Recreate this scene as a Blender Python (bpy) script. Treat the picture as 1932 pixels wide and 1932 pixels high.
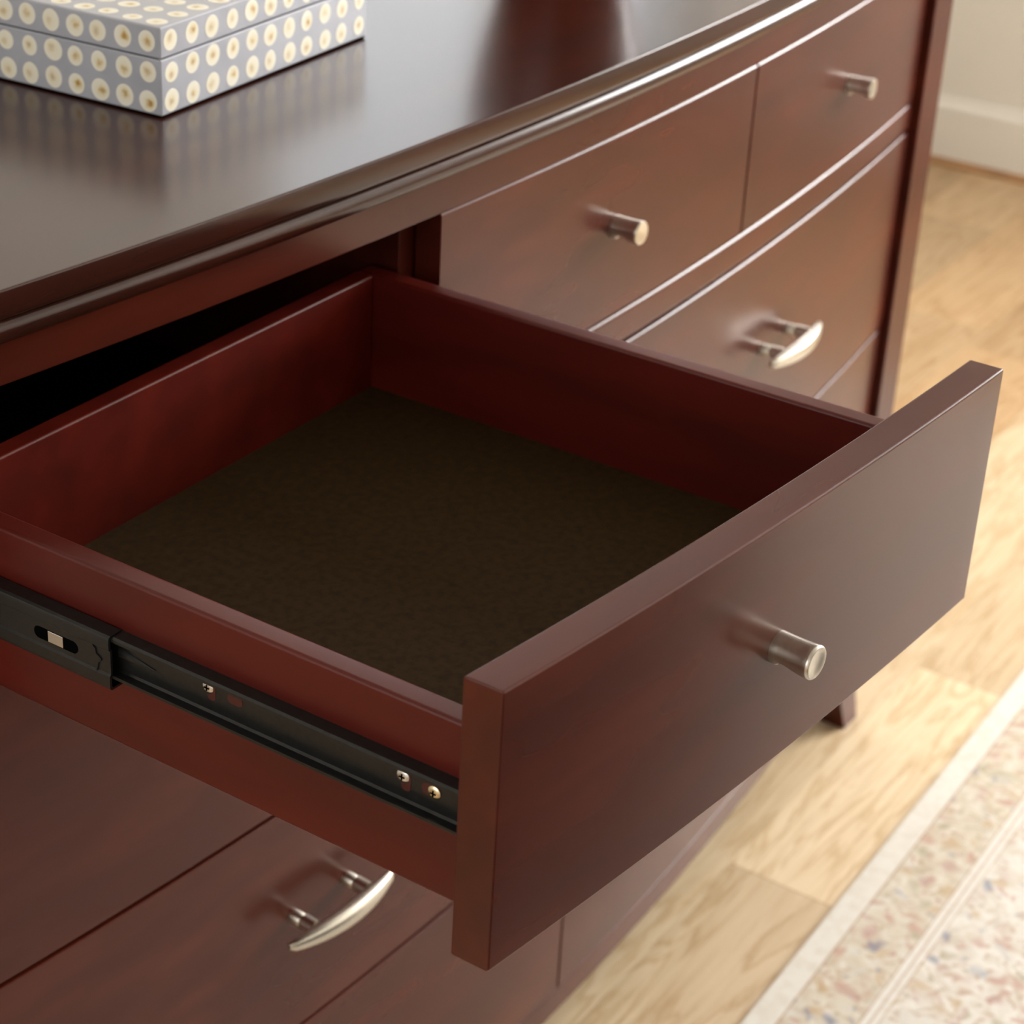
import bpy, bmesh, math, random
from mathutils import Vector, Matrix

random.seed(7)
for o in list(bpy.data.objects):
    bpy.data.objects.remove(o)
scene = bpy.context.scene
COL = scene.collection

# ------------------------------------------------------------------ camera
CAM = Vector((-1.4497, -0.8648, 1.5656))
YAW, PITCH, ROLL = math.radians(-55.555), math.radians(-27.4345), math.radians(1.9714)
fw = Vector((-math.sin(YAW) * math.cos(PITCH), math.cos(YAW) * math.cos(PITCH), math.sin(PITCH)))
rt = fw.cross(Vector((0, 0, 1))).normalized()
up = rt.cross(fw)
rx = math.cos(ROLL) * rt + math.sin(ROLL) * up
ry = -math.sin(ROLL) * rt + math.cos(ROLL) * up
cd = bpy.data.cameras.new('camera')
cam = bpy.data.objects.new('camera', cd)
COL.objects.link(cam)
m = Matrix((rx, ry, -fw)).transposed().to_4x4()
m.translation = CAM
cam.matrix_world = m
cd.sensor_width = 36.0
cd.lens = 3964.37 / 1932 * 36
cd.shift_x = 159.95 / 1932
cd.shift_y = -79.57 / 1932
cd.clip_start = 0.02
cd.dof.use_dof = True
cd.dof.focus_distance = 1.18
cd.dof.aperture_fstop = 11
scene.camera = cam

# ------------------------------------------------------------------ world, daylight, exposure
w = bpy.data.worlds.new('world')
scene.world = w
w.use_nodes = True
w.node_tree.nodes['Background'].inputs[0].default_value = (0.92, 0.96, 1.0, 1)
w.node_tree.nodes['Background'].inputs[1].default_value = 1.0
vs = scene.view_settings
vs.view_transform = 'Standard'
vs.look = 'None'
vs.exposure = 0.0
vs.gamma = 1.0
vs.use_curve_mapping = False


def daylight(name, loc, rot, sx, sy, power, col=(1, 1, 1)):
    l = bpy.data.lights.new(name, 'AREA')
    l.shape = 'RECTANGLE'
    l.size = sx
    l.size_y = sy
    l.energy = power
    l.color = col
    o = bpy.data.objects.new(name, l)
    COL.objects.link(o)
    o.location = loc
    o.rotation_euler = rot
    return o


R90 = math.pi / 2
# sky light outside the right and back windows, added fill at the left
daylight('daylight_right_window', (3.22, -1.35, 1.80), (0, R90, 0), 1.35, 1.70, 255, (1.0, 0.985, 0.965))
daylight('daylight_back_window', (1.525, 1.18, 1.75), (-R90, 0, 0), 1.4, 1.15, 9.5, (0.95, 0.98, 1.0))
daylight('left_fill_light', (-3.18, 0.0, 1.5), (0, -R90, 0), 1.3, 1.7, 20, (1.0, 0.98, 0.95))  # fill lamp, added to brighten the sides facing left

# ------------------------------------------------------------------ helpers
WL = {}


def obj(name, bm, mat, parent=None, origin=None, smooth=True, angle=32):
    """bmesh in world coordinates -> one mesh object, optionally parented"""
    bmesh.ops.recalc_face_normals(bm, faces=bm.faces)
    if origin is None:
        lo = [min(v.co[i] for v in bm.verts) for i in range(3)]
        hi = [max(v.co[i] for v in bm.verts) for i in range(3)]
        origin = Vector(((lo[0] + hi[0]) / 2, (lo[1] + hi[1]) / 2, lo[2]))
    origin = Vector(origin)
    for v in bm.verts:
        v.co -= origin
    me = bpy.data.meshes.new(name)
    bm.to_mesh(me)
    bm.free()
    if smooth:
        for p in me.polygons:
            p.use_smooth = True
        me.set_sharp_from_angle(angle=math.radians(angle))
    if mat:
        me.materials.append(mat)
    o = bpy.data.objects.new(name, me)
    COL.objects.link(o)
    if smooth:
        wn = o.modifiers.new('weighted_normal', 'WEIGHTED_NORMAL')
        wn.keep_sharp = True
        wn.weight = 100
    if parent:
        o.parent = parent
        o.location = origin - WL[parent.name]
    else:
        o.location = origin
    WL[o.name] = origin
    return o


def thing(name, label, cat, loc, group=None):
    o = bpy.data.objects.new(name, None)
    o.empty_display_size = 0.05
    COL.objects.link(o)
    o.location = loc
    WL[o.name] = Vector(loc)
    o['label'] = label
    o['category'] = cat
    if group:
        o['group'] = group
    return o


def tag(o, label, cat, group=None):
    o['label'] = label
    o['category'] = cat
    if group:
        o['group'] = group
    return o


def bevel_sharp(bm, wdt, seg=2, deg=30):
    bmesh.ops.recalc_face_normals(bm, faces=bm.faces)
    bm.normal_update()
    es = [e for e in bm.edges if len(e.link_faces) == 2 and e.calc_face_angle(0) > math.radians(deg)]
    bmesh.ops.bevel(bm, geom=es, offset=wdt, segments=seg, affect='EDGES', profile=0.5, clamp_overlap=True)


def add_box(bm, lo, hi):
    x0, y0, z0 = lo
    x1, y1, z1 = hi
    vs_ = [bm.verts.new(c) for c in ((x0, y0, z0), (x1, y0, z0), (x1, y1, z0), (x0, y1, z0),
                                     (x0, y0, z1), (x1, y0, z1), (x1, y1, z1), (x0, y1, z1))]
    for f in ((0, 3, 2, 1), (4, 5, 6, 7), (0, 1, 5, 4), (1, 2, 6, 5), (2, 3, 7, 6), (3, 0, 4, 7)):
        bm.faces.new([vs_[i] for i in f])
    return vs_


def box(lo, hi, bev=0.0, seg=2):
    bm = bmesh.new()
    add_box(bm, lo, hi)
    if bev:
        bevel_sharp(bm, bev, seg)
    return bm


BOW = 0.05287


def yf(x):
    """front line of the bow-fronted dresser"""
    return -BOW * (1 - (x / 0.76) ** 2)


def sweep(prof, x0, x1, n, back=False):
    """prof: closed list of (dy, z); swept along X following the bow. dy is added to yf(x);
    entries (dy, z, 'abs') keep dy as absolute y"""
    bm = bmesh.new()
    rings = []
    for i in range(n + 1):
        x = x0 + (x1 - x0) * i / n
        ring = []
        for pz in prof:
            y = pz[0] if len(pz) > 2 else yf(x) + pz[0]
            ring.append(bm.verts.new((x, y, pz[1])))
        rings.append(ring)
    k = len(prof)
    for a, b in zip(rings, rings[1:]):
        for j in range(k):
            bm.faces.new((a[j], a[(j + 1) % k], b[(j + 1) % k], b[j]))
    bm.faces.new(rings[0])
    bm.faces.new(list(reversed(rings[-1])))
    return bm


def bow_slab(x0, x1, z0, z1, y0=0.0, t=0.023, n=14, bev=0.0016, seg=3, endbev=0.0010, bbot=None):
    """bowed board: long edges rounded by bev, ends eased by endbev"""
    prof = []
    bb = bev if bbot is None else bbot
    for cy, cz, a0, r in ((y0 + bb, z0 + bb, 2, bb), (y0 + t - bb, z0 + bb, 3, bb), (y0 + t - bev, z1 - bev, 0, bev), (y0 + bev, z1 - bev, 1, bev)):
        for i in range(seg + 1):
            a = (a0 + i / seg) * R90
            prof.append((cy + r * math.cos(a), cz + r * math.sin(a)))
    bm = sweep(prof, x0, x1, n)
    bmesh.ops.recalc_face_normals(bm, faces=bm.faces)
    bm.normal_update()
    caps = [f for f in bm.faces if len(f.verts) == len(prof)]
    es = list({e for f in caps for e in f.edges})
    bmesh.ops.bevel(bm, geom=es, offset=endbev, segments=2, affect='EDGES', profile=0.5, clamp_overlap=True)
    return bm


def shift(bm, d):
    for v in bm.verts:
        v.co += Vector(d)
    return bm


def lathe(prof, seg=48, axis='Z', center=(0, 0, 0)):
    """prof: list of (r, h)"""
    bm = bmesh.new()
    rings = []
    for r, h in prof:
        ring = []
        for i in range(seg):
            a = 2 * math.pi * i / seg
            c, s = r * math.cos(a), r * math.sin(a)
            co = (c, s, h) if axis == 'Z' else (c, -h, s)
            ring.append(bm.verts.new(Vector(co) + Vector(center)))
        rings.append(ring)
    for a, b in zip(rings, rings[1:]):
        for j in range(seg):
            bm.faces.new((a[j], a[(j + 1) % seg], b[(j + 1) % seg], b[j]))
    bm.faces.new(rings[0])
    bm.faces.new(rings[-1])
    return bm


# ------------------------------------------------------------------ materials
def new_mat(name):
    mt = bpy.data.materials.new(name)
    mt.use_nodes = True
    nt = mt.node_tree
    b = nt.nodes['Principled BSDF']
    return mt, nt, b


def nd(nt, t, **kw):
    n = nt.nodes.new(t)
    for k, v in kw.items():
        if k.startswith('in_'):
            n.inputs[int(k[3:])].default_value = v
        else:
            setattr(n, k, v)
    return n


def ramp(nt, stops, interp='LINEAR'):
    r = nt.nodes.new('ShaderNodeValToRGB')
    r.color_ramp.interpolation = interp
    e = r.color_ramp.elements
    while len(e) < len(stops):
        e.new(0.5)
    for el, (p, c) in zip(e, stops):
        el.position = p
        el.color = (c[0], c[1], c[2], 1)
    return r


def mapped(nt, scale, kind='Object', rnd=False):
    tc = nt.nodes.new('ShaderNodeTexCoord')
    mp = nt.nodes.new('ShaderNodeMapping')
    mp.inputs['Scale'].default_value = scale
    nt.links.new(tc.outputs[kind], mp.inputs['Vector'])
    if rnd:
        oi = nt.nodes.new('ShaderNodeObjectInfo')
        mu = nd(nt, 'ShaderNodeVectorMath', operation='MULTIPLY')
        cb = nt.nodes.new('ShaderNodeCombineXYZ')
        for i in range(3):
            nt.links.new(oi.outputs['Random'], cb.inputs[i])
        nt.links.new(cb.outputs[0], mu.inputs[0])
        mu.inputs[1].default_value = (37.0, 53.0, 29.0)
        nt.links.new(mu.outputs[0], mp.inputs['Location'])
    return mp


def lacquered(name, dark, mid, red, rough=0.27, spec=0.5, coat=0.0, grain=(2.2, 9, 9), bump=0.0):
    """stained and lacquered mahogany: cloudy stain, fine pores along X, satin coat"""
    mt, nt, b = new_mat(name)
    L = nt.links.new
    mp = mapped(nt, grain)
    n1 = nd(nt, 'ShaderNodeTexNoise')
    n1.inputs['Scale'].default_value = 2.2
    n1.inputs['Detail'].default_value = 2.2
    n1.inputs['Roughness'].default_value = 0.6
    L(mp.outputs[0], n1.inputs['Vector'])
    cr = ramp(nt, [(0.3, dark), (0.52, mid), (0.75, red)])
    L(n1.outputs['Fac'], cr.inputs[0])
    mp2 = mapped(nt, (10, 130, 130))
    n2 = nd(nt, 'ShaderNodeTexNoise')
    n2.inputs['Scale'].default_value = 1.0
    n2.inputs['Detail'].default_value = 0.5
    L(mp2.outputs[0], n2.inputs['Vector'])
    cr2 = ramp(nt, [(0.32, (0.72, 0.72, 0.72)), (0.6, (1.08, 1.08, 1.08))])
    L(n2.outputs['Fac'], cr2.inputs[0])
    mx = nd(nt, 'ShaderNodeMix', data_type='RGBA', blend_type='MULTIPLY')
    mx.inputs[0].default_value = 0.06
    L(cr.outputs[0], mx.inputs[6])
    L(cr2.outputs[0], mx.inputs[7])
    L(mx.outputs[2], b.inputs['Base Color'])
    b.inputs['Roughness'].default_value = rough
    b.inputs['IOR'].default_value = 1.5
    b.inputs['Specular IOR Level'].default_value = spec
    b.inputs['Coat Weight'].default_value = coat
    b.inputs['Coat Roughness'].default_value = 0.12
    mp3 = mapped(nt, (1, 1, 1))
    n3 = nd(nt, 'ShaderNodeTexNoise')
    n3.inputs['Scale'].default_value = 260
    n3.inputs['Detail'].default_value = 0
    L(mp3.outputs[0], n3.inputs['Vector'])
    bp = nd(nt, 'ShaderNodeBump')
    bp.inputs['Strength'].default_value = bump * 3.5
    bp.inputs['Distance'].default_value = 0.0004
    L(n3.outputs['Fac'], bp.inputs['Height'])
    if bump > 0:
        L(bp.outputs[0], b.inputs['Normal'])
    return mt


MAHOG = lacquered('mahogany_lacquer', (0.058, 0.0100, 0.0057), (0.076, 0.0125, 0.0062), (0.105, 0.0172, 0.0076), rough=0.26, coat=0.0, spec=0.40)
TOPWOOD = lacquered('mahogany_top', (0.032, 0.0095, 0.0058), (0.042, 0.0105, 0.0060), (0.055, 0.0120, 0.0062), rough=0.21, coat=0.0)
BOXWOOD = lacquered('drawer_side_wood', (0.062, 0.0055, 0.0028), (0.090, 0.0070, 0.0034), (0.120, 0.011, 0.0045), rough=0.33, coat=0.0, spec=0.4,
                    grain=(9, 1.8, 9))


def plain(name, col, rough=0.5, metal=0.0, noise=0.0, nscale=40, bump=0.0, coat=0.0):
    mt, nt, b = new_mat(name)
    b.inputs['Roughness'].default_value = rough
    b.inputs['Metallic'].default_value = metal
    b.inputs['Coat Weight'].default_value = coat
    mp = mapped(nt, (1, 1, 1))
    n = nd(nt, 'ShaderNodeTexNoise')
    n.inputs['Scale'].default_value = nscale
    n.inputs['Detail'].default_value = 4
    nt.links.new(mp.outputs[0], n.inputs['Vector'])
    lo = [c * (1 - noise) for c in col]
    hi = [min(1, c * (1 + noise)) for c in col]
    cr = ramp(nt, [(0.3, lo), (0.7, hi)])
    nt.links.new(n.outputs['Fac'], cr.inputs[0])
    nt.links.new(cr.outputs[0], b.inputs['Base Color'])
    if bump:
        bp = nd(nt, 'ShaderNodeBump')
        bp.inputs['Strength'].default_value = bump
        bp.inputs['Distance'].default_value = 0.001
        nt.links.new(n.outputs['Fac'], bp.inputs['Height'])
        nt.links.new(bp.outputs[0], b.inputs['Normal'])
    return mt


BOTTOM = plain('drawer_bottom_board', (0.034, 0.0175, 0.0050), 0.8, noise=0.3, nscale=160, bump=0.15)
BOTTOM.node_tree.nodes['Principled BSDF'].inputs['Specular IOR Level'].default_value = 0.12
PLY = plain('plywood_back', (0.42, 0.19, 0.06), 0.6, noise=0.25, nscale=12)
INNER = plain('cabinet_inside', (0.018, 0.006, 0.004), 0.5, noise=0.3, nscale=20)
NICKEL = plain('brushed_nickel', (0.70, 0.66, 0.58), 0.30, metal=1.0, noise=0.05, nscale=300)
ZINC = plain('zinc_screw', (0.8, 0.8, 0.8), 0.22, metal=1.0, noise=0.05)
BRASSY = plain('yellow_zinc_screw', (0.8, 0.68, 0.45), 0.25, metal=1.0, noise=0.05)
SLIDE = plain('black_slide_steel', (0.010, 0.0098, 0.0092), 0.33, noise=0.4, nscale=300)
SLOT = plain('slide_slot', (0.002, 0.002, 0.002), 0.9, noise=0.2)  # near-black: puts the shade inside slots and screw recesses into the colour
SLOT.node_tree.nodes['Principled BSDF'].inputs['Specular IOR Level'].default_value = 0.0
SLOTWOOD = plain('slot_showing_wood', (0.07, 0.012, 0.008), 0.4, noise=0.2)
WALLM = plain('cream_wall_paint', (0.79, 0.77, 0.715), 0.75, noise=0.02, nscale=3)
BASEM = plain('baseboard_paint', (0.82, 0.80, 0.745), 0.5, noise=0.02, nscale=3)
CEILM = plain('ceiling_paint', (0.6, 0.59, 0.57), 0.9, noise=0.02, nscale=3)
FRAMEM = plain('window_frame_paint', (0.75, 0.74, 0.7), 0.4, noise=0.02)
SHOE = plain('oak_shoe_moulding', (0.36, 0.19, 0.08), 0.45, noise=0.2, nscale=15)
SUB = plain('subfloor', (0.12, 0.07, 0.03), 0.8, noise=0.2)
VASEM = plain('oxblood_glaze', (0.10, 0.008, 0.008), 0.12, noise=0.2, coat=0.5)
BOXG = plain('grey_resin', (0.42, 0.43, 0.485), 0.32, noise=0.08, nscale=30, coat=0.1)


def make_glass():
    mt, nt, b = new_mat('window_glass')
    nt.nodes.remove(b)
    out = nt.nodes['Material Output']
    tr = nt.nodes.new('ShaderNodeBsdfTransparent')
    gl = nt.nodes.new('ShaderNodeBsdfGlossy')
    gl.inputs['Roughness'].default_value = 0.02
    mx = nt.nodes.new('ShaderNodeMixShader')
    mx.inputs[0].default_value = 0.06
    nt.links.new(tr.outputs[0], mx.inputs[1])
    nt.links.new(gl.outputs[0], mx.inputs[2])
    nt.links.new(mx.outputs[0], out.inputs[0])
    return mt


GLASS = make_glass()


def make_oak():
    mt, nt, b = new_mat('oak_plank')
    L = nt.links.new
    mp = mapped(nt, (0.9, 7.0, 7.0), rnd=True)
    n = nd(nt, 'ShaderNodeTexNoise')
    n.inputs['Scale'].default_value = 2.0
    n.inputs['Detail'].default_value = 6
    n.inputs['Roughness'].default_value = 0.55
    n.inputs['Distortion'].default_value = 0.6
    L(mp.outputs[0], n.inputs['Vector'])
    # cathedral grain: bands cut through the noise field
    mul = nd(nt, 'ShaderNodeMath', operation='MULTIPLY')
    mul.inputs[1].default_value = 9.0
    L(n.outputs['Fac'], mul.inputs[0])
    fr = nd(nt, 'ShaderNodeMath', operation='FRACT')
    L(mul.outputs[0], fr.inputs[0])
    cr = ramp(nt, [(0.0, (0.55, 0.39, 0.22)), (0.25, (0.67, 0.52, 0.335)), (0.75, (0.71, 0.56, 0.375)), (1.0, (0.56, 0.40, 0.23))])
    L(fr.outputs[0], cr.inputs[0])
    mp2 = mapped(nt, (6, 160, 160), rnd=True)
    n2 = nd(nt, 'ShaderNodeTexNoise')
    n2.inputs['Scale'].default_value = 1.0
    n2.inputs['Detail'].default_value = 3
    L(mp2.outputs[0], n2.inputs['Vector'])
    cr2 = ramp(nt, [(0.3, (0.86, 0.82, 0.76)), (0.62, (1.03, 1.03, 1.03))])
    L(n2.outputs['Fac'], cr2.inputs[0])
    mx = nd(nt, 'ShaderNodeMix', data_type='RGBA', blend_type='MULTIPLY')
    mx.inputs[0].default_value = 0.7
    L(cr.outputs[0], mx.inputs[6])
    L(cr2.outputs[0], mx.inputs[7])
    oi = nt.nodes.new('ShaderNodeObjectInfo')
    mx2 = nd(nt, 'ShaderNodeMix', data_type='RGBA', blend_type='MULTIPLY')
    mx2.inputs[0].default_value = 1.0
    L(mx.outputs[2], mx2.inputs[6])
    L(oi.outputs['Color'], mx2.inputs[7])
    L(mx2.outputs[2], b.inputs['Base Color'])
    b.inputs['Roughness'].default_value = 0.38
    return mt


OAK = make_oak()

# ------------------------------------------------------------------ the room
XR, XL, YB, YFR, ZC = 3.04, -3.0, 1.0, -3.0, 2.6


def struct(o):
    o['kind'] = 'structure'
    return o


floor = struct(obj('floor', box((XL - 0.15, YFR - 0.15, -0.08), (XR + 0.15, YB + 0.15, -0.016)), SUB, origin=(0, 0, 0)))
PW = 0.189
row0 = -0.033
k0 = math.floor((YFR - row0) / PW)
k1 = math.ceil((YB - row0) / PW)
prng = random.Random(11)
for k in range(k0, k1):
    ya, yb_ = row0 + k * PW, row0 + (k + 1) * PW
    ya, yb_ = max(ya, YFR), min(yb_, YB)
    joints = []
    if k == -1:
        joints = [-2.1, -0.85, 0.432, 0.982, 2.1]
    elif k == 0:
        joints = [-1.7, -0.3, 1.55, 2.65]
    else:
        x = XL + prng.uniform(0.3, 1.4)
        while x < XR - 0.3:
            joints.append(x)
            x += prng.uniform(0.8, 1.7)
    xs = [XL] + joints + [XR]
    for a, c in zip(xs, xs[1:]):
        g = 0.0002
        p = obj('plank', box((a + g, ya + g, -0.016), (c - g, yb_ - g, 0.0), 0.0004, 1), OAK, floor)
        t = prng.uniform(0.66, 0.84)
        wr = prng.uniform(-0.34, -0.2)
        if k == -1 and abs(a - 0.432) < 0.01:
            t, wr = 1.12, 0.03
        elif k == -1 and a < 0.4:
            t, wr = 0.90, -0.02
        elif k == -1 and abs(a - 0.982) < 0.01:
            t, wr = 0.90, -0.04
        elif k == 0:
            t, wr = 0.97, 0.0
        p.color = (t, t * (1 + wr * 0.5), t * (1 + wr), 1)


def wall_with_hole(lo, hi, axis, h0, h1, z0, z1):
    """axis: 0 -> wall runs along X, 1 -> along Y; opening h0..h1 by z0..z1"""
    bm = bmesh.new()
    lo, hi = list(lo), list(hi)

    def part(a0, a1, b0, b1):
        l, h = list(lo), list(hi)
        l[axis], h[axis], l[2], h[2] = a0, a1, b0, b1
        add_box(bm, l, h)
    part(lo[axis], h0, lo[2], hi[2])
    part(h1, hi[axis], lo[2], hi[2])
    part(h0, h1, lo[2], z0)
    part(h0, h1, z1, hi[2])
    return bm


T = 0.12
struct(obj('wall_right', wall_with_hole((XR, YFR - T, 0), (XR + T, YB + T, ZC), 1, -2.15, -0.55, 1.15, 2.45), WALLM, smooth=False))
struct(obj('wall_back', wall_with_hole((XL - T, YB, 0), (XR, YB + T, ZC), 0, 0.85, 2.2, 1.2, 2.3), WALLM, smooth=False))
struct(obj('wall_front', box((XL - T, YFR - T, 0), (XR, YFR, ZC)), WALLM, smooth=False))
struct(obj('wall_left', wall_with_hole((XL - T, YFR, 0), (XL, YB, ZC), 1, -0.8, 0.8, 0.9, 2.1), WALLM, smooth=False))
struct(obj('ceiling', box((XL - T, YFR - T, ZC), (XR + T, YB + T, ZC + 0.1)), CEILM, smooth=False))


def baseboard(name, lo, hi, ax, sgn):
    """board with an eased top; lo/hi is the span along ax on the wall face"""
    prof = [(0, 0.0), (0.016, 0.0), (0.016, 0.128), (0.013, 0.136), (0.008, 0.141), (0.006, 0.150), (0.003, 0.155), (0, 0.155)]
    bm = bmesh.new()
    rings = []
    for c in (lo, hi):
        r = []
        for d, z in prof:
            co = [0, 0, z]
            co[ax] = c
            co[1 - ax] = (XR if ax == 1 else (YB if sgn < 0 else YFR)) + sgn * d
            r.append(bm.verts.new(co))
        rings.append(r)
    n = len(prof)
    for j in range(n):
        bm.faces.new((rings[0][j], rings[0][(j + 1) % n], rings[1][(j + 1) % n], rings[1][j]))
    bm.faces.new(rings[0])
    bm.faces.new(rings[1])
    return struct(obj(name, bm, BASEM))


baseboard('baseboard_right', YFR, YB - 0.02, 1, -1)
baseboard('baseboard_back', XL, XR - 0.02, 0, -1)


def quarter(name, ax, c, lo, hi):
    bm = bmesh.new()
    rings = []
    for e in (lo, hi):
        r = []
        pts = [(0, 0)] + [(0.014 * math.cos(a), 0.016 * math.sin(a)) for a in [i * R90 / 5 for i in range(6)]]
        for d, z in pts:
            co = [0, 0, z]
            co[ax] = e
            co[1 - ax] = c - d
            r.append(bm.verts.new(co))
        rings.append(r)
    n = len(rings[0])
    for j in range(n):
        bm.faces.new((rings[0][j], rings[0][(j + 1) % n], rings[1][(j + 1) % n], rings[1][j]))
    bm.faces.new(rings[0])
    bm.faces.new(rings[1])
    return struct(obj(name, bm, SHOE))


quarter('trim_1', 1, XR - 0.016, YFR, YB - 0.05)
quarter('trim_2', 0, YB - 0.016, XL, XR - 0.05)


def window(name, ax, c, h0, h1, z0, z1):
    """frame, mullions and pane set into a wall; ax is the axis the wall runs along"""
    def bx(bm, a0, a1, b0, b1, d0, d1):
        lo, hi = [0, 0, b0], [0, 0, b1]
        lo[ax], hi[ax] = a0, a1
        lo[1 - ax], hi[1 - ax] = c + d0, c + d1
        add_box(bm, lo, hi)
    bm = bmesh.new()
    f = 0.045
    bx(bm, h0, h1, z0, z0 + f, -0.03, 0.03)
    bx(bm, h0, h1, z1 - f, z1, -0.03, 0.03)
    bx(bm, h0, h0 + f, z0 + f, z1 - f, -0.03, 0.03)
    bx(bm, h1 - f, h1, z0 + f, z1 - f, -0.03, 0.03)
    fr = struct(obj(name, bm, FRAMEM))
    bm = bmesh.new()
    mid = (h0 + h1) / 2
    bx(bm, mid - 0.014, mid + 0.014, z0 + f, z1 - f, -0.015, 0.015)
    obj('mullion', bm, FRAMEM, fr)
    bm = bmesh.new()
    bx(bm, h0 + f, mid - 0.014, z0 + f, z1 - f, -0.002, 0.002)
    obj('pane', bm, GLASS, fr)
    bm = bmesh.new()
    bx(bm, mid + 0.014, h1 - f, z0 + f, z1 - f, -0.002, 0.002)
    obj('pane', bm, GLASS, fr)


window('window_1', 1, XR + 0.07, -2.15, -0.55, 1.15, 2.45)
window('window_2', 0, YB + 0.07, 0.85, 2.2, 1.2, 2.3)
window('left_fill_window', 1, XL - 0.07, -0.8, 0.8, 0.9, 2.1)  # unseen window, added to go with the left fill lamp

# ------------------------------------------------------------------ dresser
Z1T, Z1B = 1.0236, 0.8601
Z2T, Z2B = 0.8238, 0.5822
Z3B, Z4B = 0.3515, 0.1198
SLAB = 1.0914
GAP = 0.0021
YBACK = 0.47
dresser = thing('dresser', 'dark mahogany bow-front dresser with one top drawer pulled open', 'dresser', (0, 0.2, 0))

# top slab with moulded front edge: flat, eased lip, crease, bead
tp = [(0.49, SLAB - 0.036, 'a'), (0.49, SLAB, 'a'), (-0.0122, SLAB), (-0.0134, SLAB - 0.0005), (-0.0140, SLAB - 0.0016),
      (-0.0141, SLAB - 0.008), (-0.0139, SLAB - 0.0150), (-0.0134, SLAB - 0.0178), (-0.0120, SLAB - 0.0192), (-0.0098, SLAB - 0.0196)]
for i in range(9):
    a = R90 - math.pi * i / 8
    tp.append((-0.0088 - 0.0052 * math.cos(a), SLAB - 0.0278 + 0.0076 * math.sin(a)))
tp.append((-0.0040, SLAB - 0.0362))
obj('top', sweep(tp, -0.835, 0.835, 40), TOPWOOD, dresser, angle=38)
# rail under the top
obj('top_rail', bow_slab(-0.756, 0.756, 1.0232, SLAB - 0.036, 0.0005, 0.022, 24, 0.0012), MAHOG, dresser)
# rail between the first and second row of drawers
obj('middle_rail', bow_slab(-0.756, 0.756, Z2T + 0.0022, Z1B - 0.0022, 0.0, 0.024, 24, 0.0042, 5), MAHOG, dresser)
obj('base_rail', bow_slab(-0.756, 0.756, 0.086, Z4B - 0.003, 0.0005, 0.024, 24, 0.002), MAHOG, dresser)
for s in (-1, 1):
    a, c = sorted((s * 0.7585, s * 0.8105))
    obj('corner_post', box((a, -0.0098, 0.088), (c, 0.045, SLAB - 0.0362), 0.002, 3), MAHOG, dresser)
    a, c = sorted((s * 0.786, s * 0.806))
    obj('side_panel', box((a, 0.045, 0.088), (c, YBACK, SLAB - 0.0362), 0.001), MAHOG, dresser)
    # tapered splayed feet
    for fy in (0, 1):
        bm = bmesh.new()
        if fy == 0:
            t0 = (s * 0.7585, -0.0098, s * 0.8105, 0.045)
            b0 = (s * 0.7755, -0.0205, s * 0.8135, 0.015)
        else:
            t0 = (s * 0.7585, 0.415, s * 0.8105, YBACK)
            b0 = (s * 0.7755, 0.44, s * 0.8135, YBACK + 0.004)
        vt = [bm.verts.new((x, y, 0.0882)) for x, y in ((t0[0], t0[1]), (t0[2], t0[1]), (t0[2], t0[3]), (t0[0], t0[3]))]
        vm = [bm.verts.new((x, y, 0.045)) for x, y in [((t0[i] * 0.62 + b0[i] * 0.38), (t0[j] * 0.62 + b0[j] * 0.38)) for i, j in ((0, 1), (2, 1), (2, 3), (0, 3))]]
        vb = [bm.verts.new((x, y, 0.0)) for x, y in ((b0[0], b0[1]), (b0[2], b0[1]), (b0[2], b0[3]), (b0[0], b0[3]))]
        for r0, r1 in ((vt, vm), (vm, vb)):
            for j in range(4):
                bm.faces.new((r0[j], r0[(j + 1) % 4], r1[(j + 1) % 4], r1[j]))
        bm.faces.new(vt)
        bm.faces.new(vb)
        bevel_sharp(bm, 0.0015, 2, 40)
        obj('foot', bm, MAHOG, dresser)
# carcase inside: back, dust panels, dividers
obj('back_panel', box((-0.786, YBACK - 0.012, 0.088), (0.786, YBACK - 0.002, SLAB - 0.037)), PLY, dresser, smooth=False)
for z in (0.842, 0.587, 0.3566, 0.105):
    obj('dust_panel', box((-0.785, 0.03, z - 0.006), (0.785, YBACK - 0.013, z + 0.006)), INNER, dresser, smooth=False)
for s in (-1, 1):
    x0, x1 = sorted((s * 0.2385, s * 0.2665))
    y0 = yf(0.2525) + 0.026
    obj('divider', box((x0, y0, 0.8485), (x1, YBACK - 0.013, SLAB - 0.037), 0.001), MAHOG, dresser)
obj('centre_divider', box((-0.012, yf(0) + 0.03, 0.112), (0.012, YBACK - 0.013, 0.8355), 0.001), INNER, dresser)


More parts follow.
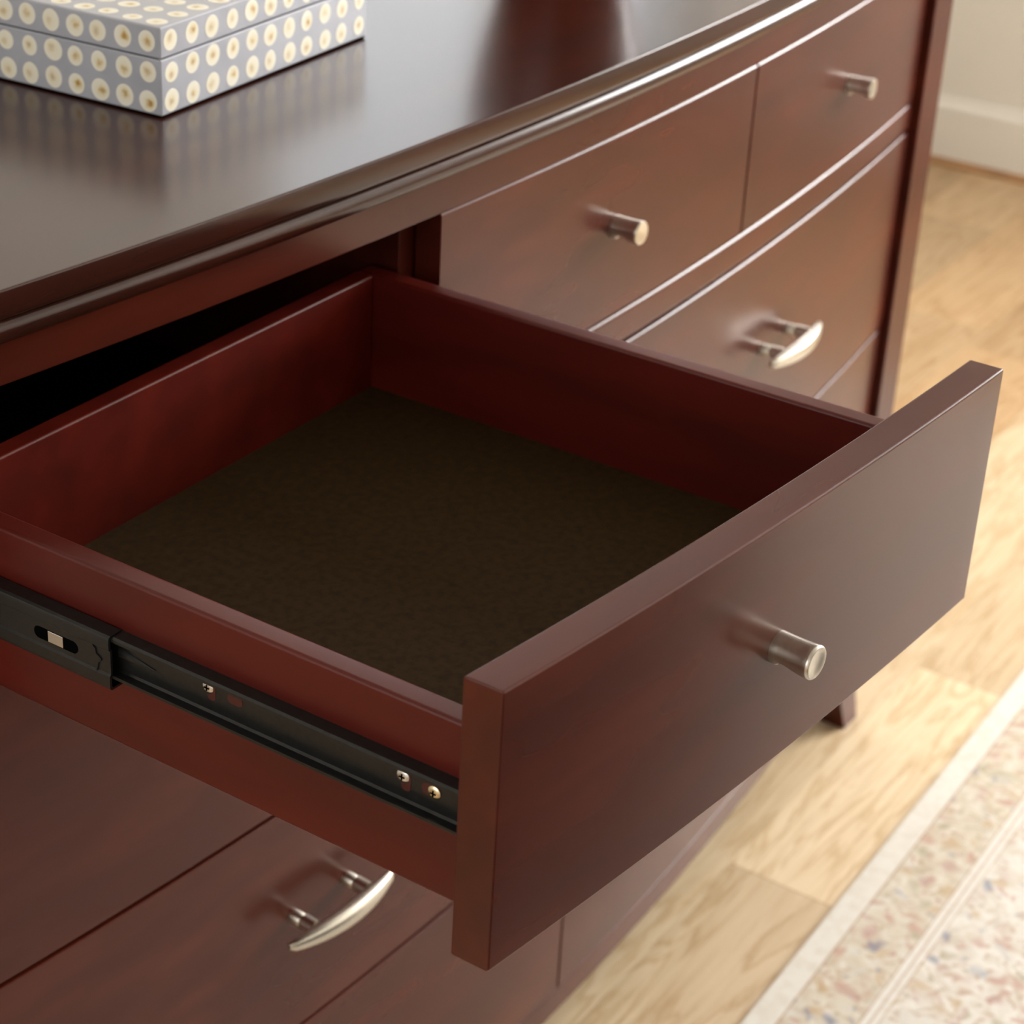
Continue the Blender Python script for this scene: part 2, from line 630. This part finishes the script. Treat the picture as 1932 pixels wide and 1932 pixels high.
def knob_mesh():
    """stubby cylinder with a thumb scoop cut out of its underside; axis -Y, base at y=0"""
    bm = bmesh.new()
    Lk, r = 0.0255, 0.0100
    prof = [(0.0, 1.0), (0.0008, 1.0), (0.0026, 1.0), (0.0042, 0.99), (0.006, 0.985), (0.009, 0.985), (0.012, 0.985), (0.015, 0.99), (0.018, 1.0),
            (0.021, 1.02), (0.0235, 1.04), (0.0247, 1.03), (0.0255, 0.97), (0.0256, 0.90), (0.0250, 0.6)]

    def scoop(y):
        if y < 0.0026 or y > 0.0225:
            return 0.0
        t = (y - 0.0026) / (0.0225 - 0.0026)
        return (math.sin(math.pi * t ** 0.62)) ** 1.15
    seg = 40
    rings = []
    for y, k in prof:
        ring = []
        for i in range(seg):
            a = 2 * math.pi * i / seg
            x, z = r * k * math.cos(a), r * k * math.sin(a)
            lim = -r + scoop(y) * 0.0062
            if z < lim:
                z = lim + (z - lim) * 0.18
            ring.append(bm.verts.new((x, -y, z)))
        rings.append(ring)
    for a, b in zip(rings, rings[1:]):
        for j in range(seg):
            bm.faces.new((a[j], a[(j + 1) % seg], b[(j + 1) % seg], b[j]))
    bm.faces.new(rings[0])
    bm.faces.new(rings[-1])
    return bm


def bar_mesh():
    """crescent pull: bar flat behind and bowed in front, on two stubby posts; base at y=0"""
    bm = bmesh.new()
    n, seg = 28, 18
    hl = 0.0625
    rings = []
    for i in range(n + 1):
        t = -1 + 2 * i / n
        x = hl * t
        k = math.sqrt(max(0.0, 1 - abs(t) ** 5))
        e = 1.0 if abs(t) < 0.97 else 0.65
        yin = -0.0215 - 0.0035 * (1 - t * t)
        dep = (0.0058 + 0.0095 * (1 - t * t)) * e
        hgt = (0.0044 + 0.0052 * (1 - t * t)) * e
        ring = []
        for j in range(seg):
            a = 2 * math.pi * j / seg
            cx_, cz_ = math.cos(a), math.sin(a)
            yy = yin - dep / 2 + dep / 2 * math.copysign(abs(cx_) ** 0.8, cx_)
            ring.append(bm.verts.new((x, yy, hgt * math.copysign(abs(cz_) ** 0.9, cz_))))
        rings.append(ring)
    for a, b in zip(rings, rings[1:]):
        for j in range(seg):
            bm.faces.new((a[j], a[(j + 1) % seg], b[(j + 1) % seg], b[j]))
    bm.faces.new(rings[0])
    bm.faces.new(rings[-1])
    return bm


def post_mesh(x):
    b = lathe([(0.0062, 0.0), (0.0062, 0.0095), (0.0057, 0.0103), (0.0068, 0.0112), (0.0068, 0.0245)], 24, 'Y', (x, 0, 0))
    return b


KNOB_ME = None
PULL_ME = None


def place_mesh(name, me, parent, loc, rotz=0):
    o = bpy.data.objects.new(name, me)
    COL.objects.link(o)
    o.parent = parent
    o.location = Vector(loc) - WL[parent.name]
    o.rotation_euler = (0, 0, rotz)
    WL[o.name] = Vector(loc)
    return o


def smooth_mesh(name, bm, mat, angle=35):
    bmesh.ops.recalc_face_normals(bm, faces=bm.faces)
    me = bpy.data.meshes.new(name)
    bm.to_mesh(me)
    bm.free()
    for p in me.polygons:
        p.use_smooth = True
    me.set_sharp_from_angle(angle=math.radians(angle))
    me.materials.append(mat)
    return me


KNOB_ME = smooth_mesh('knob', knob_mesh(), NICKEL)
pb = bar_mesh()
tmpm = bpy.data.meshes.new('tmp')
for px_ in (-0.032, 0.032):
    b2 = post_mesh(px_)
    b2.to_mesh(tmpm)
    b2.free()
    pb.from_mesh(tmpm)
bpy.data.meshes.remove(tmpm)
PULL_ME = smooth_mesh('pull_handle', pb, NICKEL)


def slope(x):
    return math.atan(2 * BOW * x / 0.76 ** 2)


def closed_drawer(x0, x1, z0, z1, kind, hx, bev=0.0032):
    d = obj('drawer', bow_slab(x0, x1, z0, z1, 0.0, 0.023, 16, bev, 5, bbot=0.0008), MAHOG, dresser)
    place_mesh('knob' if kind == 'knob' else 'pull_handle', KNOB_ME if kind == 'knob' else PULL_ME, d,
               (hx, yf(hx), (z0 + z1) / 2 + (0.006 if kind == 'pull' else 0)), slope(hx))
    return d


closed_drawer(-0.2500, 0.2500, Z1B, Z1T, 'knob', 0.0)
closed_drawer(0.2530, 0.7560, Z1B, Z1T, 'knob', 0.503)
for zt_, zb_ in ((Z2T, Z2B + GAP), (Z2B - GAP, Z3B + GAP), (Z3B - GAP, Z4B)):
    closed_drawer(-0.7560, -0.0015, zb_, zt_, 'pull', -0.379, 0.0032 if zt_ == Z2T else 0.0016)
    closed_drawer(0.0015, 0.7560, zb_, zt_, 'pull', 0.367, 0.0032 if zt_ == Z2T else 0.0024)

# ------------------------------------------------------------------ the open drawer
P = 0.4331
OT, OB = 1.0259, 0.8581
XA, XB = -0.7530, -0.2530
BL, BR, ST = -0.7293, -0.2753, 0.0152
BT, BB, BF, BY = 0.9801, 0.8682, 0.8897, -0.0011
d = obj('drawer', shift(bow_slab(XA, XB, OB, OT, 0.0, 0.023, 20, 0.0016, 3, 0.0014), (0, -P, 0)), MAHOG, dresser)
d['label'] = 'open drawer pulled out towards the viewer'
place_mesh('knob', KNOB_ME, d, (-0.5095, yf(-0.5095) - P, (OT + OB) / 2 - 0.001), slope(-0.5095))


def side(xa, xb):
    bm = bmesh.new()
    ya = yf((xa + xb) / 2) - P + 0.0215
    add_box(bm, (xa, ya, BB), (xb, BY, BT))
    bevel_sharp(bm, 0.0026, 3)
    return bm


obj('side_panel', side(BL, BL + ST), BOXWOOD, d)
obj('side_panel', side(BR - ST, BR), BOXWOOD, d)
bm = box((BL + ST, BY - 0.0152, BB), (BR - ST, BY, BT), 0.002, 3)
obj('back_panel', bm, BOXWOOD, d)
bottom = sweep([(0.0225 - P, BF - 0.006), (0.0225 - P, BF), (BY - 0.0142, BF, 'a'), (BY - 0.0142, BF - 0.006, 'a')], BL + ST - 0.001, BR - ST + 0.001, 12)
obj('bottom_panel', bottom, BOTTOM, d, smooth=False)


# runner on the drawer's left side
def extrude_y(prof, y0, y1, bev=0):
    bm = bmesh.new()
    rings = []
    for y in (y0, y1):
        rings.append([bm.verts.new((x, y, z)) for x, z in prof])
    n = len(prof)
    for j in range(n):
        bm.faces.new((rings[0][j], rings[0][(j + 1) % n], rings[1][(j + 1) % n], rings[1][j]))
    bm.faces.new(rings[0])
    bm.faces.new(rings[1])
    return bm


def channel(xw, depth, z0, z1, t, lip):
    """C profile (closed polygon), web at xw, lips reaching towards -X by depth"""
    r = 0.0012
    xo = xw - depth
    return [(xw, z0), (xo + r, z0), (xo, z0 + r), (xo, z0 + lip), (xo + t, z0 + lip), (xo + t, z0 + t + r), (xo + t + r, z0 + t), (xw - t - r, z0 + t),
            (xw - t, z0 + t + r), (xw - t, z1 - t - r), (xw - t - r, z1 - t), (xo + t + r, z1 - t), (xo + t, z1 - t - r), (xo + t, z1 - lip), (xo, z1 - lip), (xo, z1 - r), (xo + r, z1), (xw, z1)]


yfront = yf(BL) - P + 0.023
runner = obj('drawer_runner', extrude_y(channel(BL, 0.0095, 0.9190, 0.9470, 0.0016, 0.0030), yfront + 0.001, 0.0), SLIDE, d)


def disc_x(x, y, z, r, t=0.0008, seg=20, squash=1.0, dome=0.0):
    """thin disc facing -X"""
    bm = bmesh.new()
    rings = []
    for rr, xx in ((r, 0.0), (r, -t), (r * 0.8, -t - dome * 0.6), (r * 0.4, -t - dome)):
        rings.append([bm.verts.new((x + xx, y + rr * math.cos(2 * math.pi * i / seg) * squash, z + rr * math.sin(2 * math.pi * i / seg))) for i in range(seg)])
    for a, b in zip(rings, rings[1:]):
        for j in range(seg):
            bm.faces.new((a[j], a[(j + 1) % seg], b[(j + 1) % seg], b[j]))
    bm.faces.new(rings[0])
    bm.faces.new(rings[-1])
    return bm


def stadium_x(x, y, z, ly, lz, t=0.0005, seg=10, rot=0.0):
    bm = bmesh.new()
    r = min(ly, lz) / 2
    pts = []
    hy, hz = ly / 2 - r, lz / 2 - r
    for q in range(4):
        cy = hy if q in (0, 3) else -hy
        cz = hz if q in (0, 1) else -hz
        for i in range(seg + 1):
            a = q * R90 + R90 * i / seg
            pts.append((cy + r * math.cos(a), cz + r * math.sin(a)))
    ca, sa = math.cos(rot), math.sin(rot)
    pts = [(a * ca - b * sa, a * sa + b * ca) for a, b in pts]
    r0 = [bm.verts.new((x, y + a, z + b)) for a, b in pts]
    r1 = [bm.verts.new((x - t, y + a, z + b)) for a, b in pts]
    n = len(pts)
    for j in range(n):
        bm.faces.new((r0[j], r0[(j + 1) % n], r1[(j + 1) % n], r1[j]))
    bm.faces.new(r0)
    bm.faces.new(r1)
    bmesh.ops.remove_doubles(bm, verts=bm.verts, dist=1e-6)
    return bm


def screw(y, z, mat, lab):
    """cross-head screw: domed head with a dark raised cross for the shaded recess"""
    bm = disc_x(BL - 0.0016, y, z, 0.0040, 0.0005, 20, 1.0, 0.0009)
    s = obj('screw', bm, mat, d)
    s['label'] = lab
    c = bmesh.new()
    xx = BL - 0.0031
    l_, h_ = 0.0018, 0.00035
    pts = [(l_, -h_), (l_, h_), (h_, h_), (h_, l_), (-h_, l_), (-h_, h_), (-l_, h_), (-l_, -h_), (-h_, -h_), (-h_, -l_), (h_, -l_), (h_, -h_)]
    r0 = [c.verts.new((xx + 0.0006, y + a, z + b)) for a, b in pts]
    r1 = [c.verts.new((xx - 0.0002, y + a, z + b)) for a, b in pts]
    for j in range(12):
        c.faces.new((r0[j], r0[(j + 1) % 12], r1[(j + 1) % 12], r1[j]))
    c.faces.new(r0)
    c.faces.new(r1)
    return c


XW = BL - 0.0016
for y_, z_, mt_, lb in ((-0.2335, 0.9362, ZINC, 'silver cross-head screw'), (-0.3635, 0.9350, ZINC, 'silver cross-head screw'), (-0.3830, 0.9333, BRASSY, 'brassy cross-head screw')):
    obj('recess_shade', screw(y_, z_, mt_, lb), SLOT, d, smooth=False)
obj('runner_slot', stadium_x(XW, -0.2525, 0.9352, 0.0105, 0.0060, 0.0003), SLOTWOOD, d, smooth=False)
obj('runner_slot', stadium_x(XW, -0.2360, 0.9338, 0.0058, 0.0105, 0.0003), SLOTWOOD, d, smooth=False)
obj('runner_slot', stadium_x(XW, -0.3655, 0.9325, 0.0058, 0.0115, 0.0003), SLOTWOOD, d, smooth=False)
obj('runner_slot', stadium_x(XW, -0.3812, 0.9338, 0.0120, 0.0075, 0.0003), SLOTWOOD, d, smooth=False)
# pressed tongue in the runner web
bm = bmesh.new()
tv = [bm.verts.new(c) for c in ((XW, -0.168, 0.9365), (XW, -0.168, 0.9300), (XW, -0.196, 0.9310), (XW - 0.0022, -0.170, 0.9340), (XW - 0.0022, -0.170, 0.9315), (XW - 0.0006, -0.196, 0.9316))]
for f in ((0, 3, 5, 2), (1, 2, 5, 4), (0, 1, 4, 3), (3, 4, 5)):
    bm.faces.new([tv[i] for i in f])
obj('runner_tongue', bm, SLIDE, d, smooth=False)

# cabinet-side outer slide member (fixed to the dresser), its ridged face towards the viewer
xo = BL - 0.0118
zc0, zc1 = 0.9128, 0.9478
prof = [(BL - 0.0010, zc1), (xo + 0.0018, zc1), (xo + 0.0004, zc1 - 0.0010), (xo, zc1 - 0.0024), (xo, zc1 - 0.0085), (xo + 0.0012, zc1 - 0.0097), (xo + 0.0012, zc0 + 0.0105),
        (xo, zc0 + 0.0093), (xo, zc0 + 0.0024), (xo + 0.0004, zc0 + 0.0010), (xo + 0.0018, zc0), (BL - 0.0010, zc0),
        (BL - 0.0010, zc0 + 0.0013), (xo + 0.0026, zc0 + 0.0013), (xo + 0.0016, zc0 + 0.0028), (xo + 0.0016, zc0 + 0.0090), (xo + 0.0028, zc0 + 0.0102), (xo + 0.0028, zc1 - 0.0094),
        (xo + 0.0016, zc1 - 0.0082), (xo + 0.0016, zc1 - 0.0028), (xo + 0.0026, zc1 - 0.0013), (BL - 0.0010, zc1 - 0.0013)]
slide = obj('drawer_slide', extrude_y(prof, -0.1705, 0.40), SLIDE, dresser)
slide['label'] = 'black steel telescopic drawer slide'
xs_ = xo + 0.0012
obj('slide_slot', stadium_x(xs_, -0.1290, 0.9302, 0.0340, 0.0078, 0.0002), SLOT, slide, smooth=False)  # dark plate laid on the face for the shaded slot opening
obj('ball_retainer', box((xs_ - 0.0005, -0.1345, 0.9266), (xs_ - 0.0001, -0.1230, 0.9338), 0.0002, 1), ZINC, slide, smooth=False)
bm = bmesh.new()
for a, b in (((-0.1575, 0.9385), (-0.1595, 0.9365)), ((-0.1595, 0.9365), (-0.1600, 0.9335)), ((-0.1600, 0.9335), (-0.1640, 0.9310)), ((-0.1640, 0.9310), (-0.1615, 0.9285)),
             ((-0.1615, 0.9285), (-0.1600, 0.9220))):
    dv_ = Vector((0, b[0] - a[0], b[1] - a[1]))
    nn = Vector((0, -dv_.z, dv_.y)).normalized() * 0.0005
    vv = []
    for xx in (xs_, xs_ - 0.0009):
        for pt, s in ((a, 1), (b, 1), (b, -1), (a, -1)):
            vv.append(bm.verts.new((xx, pt[0] + s * nn.y, pt[1] + s * nn.z)))
    for f in ((0, 1, 2, 3), (4, 7, 6, 5), (0, 4, 5, 1), (1, 5, 6, 2), (2, 6, 7, 3), (3, 7, 4, 0)):
        bm.faces.new([vv[i] for i in f])
obj('slide_catch', bm, SLIDE, slide, smooth=False)

# ------------------------------------------------------------------ inlaid box on the top
BA = math.radians(3.4)
bxC = Vector((-0.3722, 0.1137, SLAB + 0.0004))
ux = Vector((math.cos(BA), math.sin(BA), 0))
uy = Vector((-math.sin(BA), math.cos(BA), 0))
BLX, BLY, BH, SEAM = 0.2640, 0.2000, 0.0655, 0.0425


def bpt(a, b, c):
    return bxC + ux * a + uy * b + Vector((0, 0, c))


def obox(a0, a1, b0, b1, c0, c1, bev):
    bm = bmesh.new()
    add_box(bm, (a0, b0, c0), (a1, b1, c1))
    bevel_sharp(bm, bev, 3)
    for v in bm.verts:
        v.co = bpt(*v.co)
    return bm


jb = thing('inlaid_box', 'grey lidded box inlaid with rows of cream discs on dresser top', 'box', bpt(BLX / 2, BLY / 2, 0))
body = obj('body', obox(0, BLX, 0, BLY, 0.0012, SEAM - 0.0004, 0.0012), BOXG, jb)
lid = obj('lid', obox(0, BLX, 0, BLY, SEAM + 0.0004, BH, 0.0014), BOXG, jb)
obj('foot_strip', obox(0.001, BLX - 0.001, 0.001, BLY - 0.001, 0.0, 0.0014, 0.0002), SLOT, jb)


def make_disc_mat():
    mt, nt, b = new_mat('cream_shell_disc')
    L = nt.links.new
    tc = nt.nodes.new('ShaderNodeTexCoord')
    oi = nt.nodes.new('ShaderNodeObjectInfo')
    # each disc has its own off-centre heart
    no = nd(nt, 'ShaderNodeTexWhiteNoise', noise_dimensions='1D')
    L(oi.outputs['Random'], no.inputs['W'])
    sub = nd(nt, 'ShaderNodeVectorMath', operation='SUBTRACT')
    sub.inputs[1].default_value = (0.5, 0.5, 0.5)
    L(no.outputs['Color'], sub.inputs[0])
    sc = nd(nt, 'ShaderNodeVectorMath', operation='SCALE')
    sc.inputs['Scale'].default_value = 0.0035
    L(sub.outputs[0], sc.inputs[0])
    ad = nd(nt, 'ShaderNodeVectorMath', operation='ADD')
    L(tc.outputs['Object'], ad.inputs[0])
    L(sc.outputs[0], ad.inputs[1])
    nz = nd(nt, 'ShaderNodeTexNoise', noise_dimensions='4D')
    nz.inputs['Scale'].default_value = 260
    nz.inputs['Detail'].default_value = 3
    L(tc.outputs['Object'], nz.inputs['Vector'])
    mw = nd(nt, 'ShaderNodeMath', operation='MULTIPLY')
    mw.inputs[1].default_value = 90
    L(oi.outputs['Random'], mw.inputs[0])
    L(mw.outputs[0], nz.inputs['W'])
    ln = nd(nt, 'ShaderNodeVectorMath', operation='LENGTH')
    L(ad.outputs[0], ln.inputs[0])
    m1 = nd(nt, 'ShaderNodeMath', operation='MULTIPLY')
    m1.inputs[1].default_value = 120.0
    L(ln.outputs['Value'], m1.inputs[0])
    m2 = nd(nt, 'ShaderNodeMath', operation='MULTIPLY_ADD')
    m2.inputs[1].default_value = 0.7
    m2.inputs[2].default_value = -0.35
    L(nz.outputs['Fac'], m2.inputs[0])
    m3 = nd(nt, 'ShaderNodeMath', operation='ADD')
    L(m1.outputs[0], m3.inputs[0])
    L(m2.outputs[0], m3.inputs[1])
    cr = ramp(nt, [(0.0, (0.30, 0.13, 0.025)), (0.20, (0.58, 0.38, 0.13)), (0.42, (0.84, 0.74, 0.50)), (0.62, (0.90, 0.86, 0.71)), (1.0, (0.92, 0.89, 0.78))])
    L(m3.outputs[0], cr.inputs[0])
    mx = nd(nt, 'ShaderNodeMix', data_type='RGBA')
    pale = ramp(nt, [(0.0, (0.92, 0.88, 0.75)), (1.0, (0.88, 0.82, 0.62))])
    L(nz.outputs['Fac'], pale.inputs[0])
    L(no.outputs['Value'], mx.inputs[0])
    mm = nd(nt, 'ShaderNodeMath', operation='MULTIPLY')
    mm.inputs[1].default_value = 0.6
    L(no.outputs['Value'], mm.inputs[0])
    L(mm.outputs[0], mx.inputs[0])
    L(cr.outputs[0], mx.inputs[6])
    L(pale.outputs[0], mx.inputs[7])
    L(mx.outputs[2], b.inputs['Base Color'])
    b.inputs['Roughness'].default_value = 0.32
    b.inputs['Coat Weight'].default_value = 0.1
    return mt


DISCM = make_disc_mat()
bm = bmesh.new()
RD = 0.0079
rr = random.Random(3)
rgs = []
for r_, h_ in ((RD, -0.0005), (RD, 0.00012), (RD * 0.985, 0.00018)):
    rgs.append([bm.verts.new((r_ * math.cos(2 * math.pi * i / 20), r_ * math.sin(2 * math.pi * i / 20), h_)) for i in range(20)])
for a, b in zip(rgs, rgs[1:]):
    for j in range(20):
        bm.faces.new((a[j], a[(j + 1) % 20], b[(j + 1) % 20], b[j]))
bm.faces.new(rgs[-1])
DISC_ME = smooth_mesh('inlay_disc', bm, DISCM, 12)


def disc(par, a, b, c, face):
    o = bpy.data.objects.new('inlay_disc', DISC_ME)
    COL.objects.link(o)
    o.parent = par
    loc = bpt(a, b, c)
    if face == 'front':
        nrm, tx = -uy, ux
    elif face == 'side':
        nrm, tx = -ux, -uy
    else:
        nrm, tx = Vector((0, 0, 1)), ux
    ty = nrm.cross(tx)
    s = rr.uniform(0.92, 1.06)
    s2 = s * rr.uniform(0.92, 1.05)
    rot = Matrix((tx, ty, nrm)).transposed().to_4x4() @ Matrix.Diagonal((s2, s, 1, 1))
    rot.translation = loc - WL[par.name]
    o.matrix_local = rot


NX, NY = 11, 9
PX, PY = (BLX - 0.0235) / (NX - 1), (BLY - 0.0235) / (NY - 1)
J = lambda: rr.uniform(-0.0008, 0.0008)
for i in range(NX):
    a = 0.0118 + i * PX
    disc(lid, a + J(), 0, 0.0545 + J(), 'front')
    disc(body, a + J(), 0, 0.0318 + J(), 'front')
    disc(body, a + J(), 0, 0.0112 + J(), 'front')
for i in range(NY):
    b = 0.0118 + i * PY
    disc(lid, 0, b + J(), 0.0545 + J(), 'side')
    disc(body, 0, b + J(), 0.0318 + J(), 'side')
    disc(body, 0, b + J(), 0.0112 + J(), 'side')
for i in range(NX):
    for j in range(NY):
        disc(lid, 0.0118 + i * PX + J(), 0.0118 + j * PY + J(), BH, 'top')

# ------------------------------------------------------------------ vase standing further along the top
vp = [(0.045, 0.0), (0.052, 0.002), (0.056, 0.012), (0.066, 0.05), (0.080, 0.10), (0.088, 0.15), (0.084, 0.20), (0.066, 0.25), (0.046, 0.285),
      (0.038, 0.31), (0.040, 0.335), (0.052, 0.355), (0.049, 0.356), (0.036, 0.335), (0.033, 0.31), (0.02, 0.29)]
va = thing('vase', 'dark red glazed vase mirrored in the dresser top', 'vase', (0.235, 0.155, SLAB + 0.0003))
obj('vase_body', lathe(vp, 56, 'Z', (0.235, 0.155, SLAB + 0.0003)), VASEM, va)


# ------------------------------------------------------------------ rug
def make_rug():
    mt, nt, b = new_mat('faded_floral_rug')
    L = nt.links.new
    tc = nt.nodes.new('ShaderNodeTexCoord')
    sep = nt.nodes.new('ShaderNodeSeparateXYZ')
    L(tc.outputs['Object'], sep.inputs[0])

    def math_(op, a, b_=None, clamp=False):
        n = nd(nt, 'ShaderNodeMath', operation=op)
        n.use_clamp = clamp
        for i, v in enumerate((a, b_)):
            if v is None:
                continue
            if isinstance(v, (int, float)):
                n.inputs[i].default_value = v
            else:
                L(v, n.inputs[i])
        return n.outputs[0]
    ax = math_('SUBTRACT', RUGX / 2, math_('ABSOLUTE', sep.outputs[0]))
    ay = math_('SUBTRACT', RUGY / 2, math_('ABSOLUTE', sep.outputs[1]))
    dist = math_('MINIMUM', ax, ay)

    # warped coordinates for the drawing
    wn = nd(nt, 'ShaderNodeTexNoise')
    wn.inputs['Scale'].default_value = 26
    wn.inputs['Detail'].default_value = 2
    L(tc.outputs['Object'], wn.inputs['Vector'])
    ws = nd(nt, 'ShaderNodeVectorMath', operation='MULTIPLY_ADD')
    L(wn.outputs['Color'], ws.inputs[0])
    ws.inputs[1].default_value = (0.05, 0.05, 0)
    L(tc.outputs['Object'], ws.inputs[2])

    def vor(scale, feature='F1'):
        v = nd(nt, 'ShaderNodeTexVoronoi', feature=feature)
        v.inputs['Scale'].default_value = scale
        L(ws.outputs[0], v.inputs['Vector'])
        return v

    cream = (0.74, 0.71, 0.64)

    def mix(fac, a, b_):
        n = nd(nt, 'ShaderNodeMix', data_type='RGBA')
        if isinstance(fac, (int, float)):
            n.inputs[0].default_value = fac
        else:
            L(fac, n.inputs[0])
        for i, v in ((6, a), (7, b_)):
            if isinstance(v, tuple):
                n.inputs[i].default_value = (v[0], v[1], v[2], 1)
            else:
                L(v, n.inputs[i])
        return n.outputs[2]

    def step(v, lo, hi):
        n = nd(nt, 'ShaderNodeMapRange', interpolation_type='SMOOTHSTEP')
        L(v, n.inputs[0])
        n.inputs[1].default_value = lo
        n.inputs[2].default_value = hi
        return n.outputs[0]

    def band(v, c, h, s=0.0008):
        return math_('SUBTRACT', step(v, c - h - s, c - h + s), step(v, c + h - s, c + h + s))

    # floral field
    v1 = vor(46)
    v2 = vor(105)
    ve = vor(24, 'DISTANCE_TO_EDGE')
    pal = ramp(nt, [(0.0, (0.48, 0.25, 0.20)), (0.2, (0.52, 0.36, 0.20)), (0.38, (0.68, 0.66, 0.60)), (0.52, (0.44, 0.23, 0.21)), (0.64, (0.38, 0.35, 0.24)),
                    (0.78, (0.70, 0.68, 0.63)), (0.9, (0.13, 0.17, 0.29))], 'CONSTANT')
    sc1 = nt.nodes.new('ShaderNodeSeparateColor')
    L(v1.outputs['Color'], sc1.inputs[0])
    L(sc1.outputs[0], pal.inputs[0])
    sc2 = nt.nodes.new('ShaderNodeSeparateColor')
    L(v2.outputs['Color'], sc2.inputs[0])
    pal2 = ramp(nt, [(0.0, (0.45, 0.29, 0.2)), (0.3, (0.76, 0.73, 0.67)), (0.55, (0.40, 0.34, 0.23)), (0.7, (0.68, 0.65, 0.58)), (0.86, (0.46, 0.22, 0.2)), (0.95, (0.15, 0.18, 0.30))], 'CONSTANT')
    L(sc2.outputs[0], pal2.inputs[0])
    m_1 = math_('MULTIPLY', math_('SUBTRACT', 1.0, step(v1.outputs['Distance'], 0.12, 0.62)), 0.68)
    m_2 = math_('MULTIPLY', math_('SUBTRACT', 1.0, step(v2.outputs['Distance'], 0.08, 0.62)), 0.75)
    m_e = math_('MULTIPLY', math_('SUBTRACT', 1.0, step(ve.outputs['Distance'], 0.0, 0.16)), 0.25)
    ground = mix(step(dist, 0.112, 0.116), (0.66, 0.60, 0.49), (0.76, 0.73, 0.66))
    f1 = mix(m_e, ground, (0.42, 0.29, 0.18))
    f2 = mix(m_2, f1, pal2.outputs[0])
    f3 = mix(m_1, f2, pal.outputs[0])
    # faded patches
    fn = nd(nt, 'ShaderNodeTexNoise')
    fn.inputs['Scale'].default_value = 14
    fn.inputs['Detail'].default_value = 3
    L(tc.outputs['Object'], fn.inputs['Vector'])
    f3 = mix(math_('MULTIPLY', step(fn.outputs['Fac'], 0.52, 0.78), 0.4), f3, ground)
    # plain selvage and guard stripes
    c = mix(step(dist, 0.030, 0.033), cream, f3)
    c = mix(math_('MULTIPLY', band(dist, 0.0325, 0.0014), 0.55), c, (0.40, 0.25, 0.16))
    c = mix(band(dist, 0.113, 0.008), c, (0.76, 0.73, 0.67))
    c = mix(math_('MULTIPLY', band(dist, 0.1135, 0.0016), 0.5), c, (0.42, 0.28, 0.18))
    c = mix(math_('MULTIPLY', band(dist, 0.104, 0.0012), 0.5), c, (0.42, 0.28, 0.18))
    c = mix(math_('MULTIPLY', band(dist, 0.122, 0.0012), 0.4), c, (0.42, 0.28, 0.18))
    mn = nd(nt, 'ShaderNodeTexNoise')
    mn.inputs['Scale'].default_value = 70
    mn.inputs['Detail'].default_value = 4
    L(tc.outputs['Object'], mn.inputs['Vector'])
    c = mix(math_('MULTIPLY', step(mn.outputs['Fac'], 0.40, 0.72), 0.32), c, (0.56, 0.48, 0.37))
    L(c, b.inputs['Base Color'])
    b.inputs['Roughness'].default_value = 0.95
    b.inputs['Specular IOR Level'].default_value = 0.1
    pn = nd(nt, 'ShaderNodeTexNoise')
    pn.inputs['Scale'].default_value = 500
    L(tc.outputs['Object'], pn.inputs['Vector'])
    bp = nd(nt, 'ShaderNodeBump')
    bp.inputs['Strength'].default_value = 0.4
    bp.inputs['Distance'].default_value = 0.002
    L(pn.outputs['Fac'], bp.inputs['Height'])
    L(bp.outputs[0], b.inputs['Normal'])
    return mt


RUGX, RUGY = 3.3, 1.7
bm = bmesh.new()
add_box(bm, (-RUGX / 2, -RUGY / 2, 0), (RUGX / 2, RUGY / 2, 0.007))
bevel_sharp(bm, 0.002, 2)
rug = obj('rug', bm, make_rug(), None, origin=(0, 0, 0))
RA = math.radians(1.2)
rug.rotation_euler = (0, 0, RA)
# near long edge passes through (0.6, -0.168)
rug.location = Vector((0.2, -0.168 - 0.4 * math.tan(RA), 0.0005)) - Vector((-math.sin(RA), math.cos(RA), 0)) * (RUGY / 2)
tag(rug, 'cream rug with faded floral border on the oak floor', 'rug')


# ------------------------------------------------------------------ bench, unseen, added for a dark reflection in the drawer front
added_bench = thing('added_bench', 'dark brown upholstered bench, unseen, for a dark reflection in the drawer front', 'added_bench', (-0.35, -1.42, 0.0076))
DARKF = plain('dark_brown_leather', (0.016, 0.010, 0.008), 0.55, noise=0.3, nscale=60, bump=0.2)
bm = box((-1.35, -1.72, 0.10), (0.38, -1.12, 0.40), 0.012, 3)
obj('base', bm, DARKF, added_bench)
bm = box((-1.36, -1.73, 0.40), (0.39, -1.11, 0.50), 0.03, 4)
obj('cushion', bm, DARKF, added_bench)
for lx in (-1.3, 0.33):
    for ly in (-1.67, -1.17):
        obj('leg', lathe([(0.016, 0.0076), (0.026, 0.102)], 20, 'Z', (lx, ly, 0)), MAHOG, added_bench)
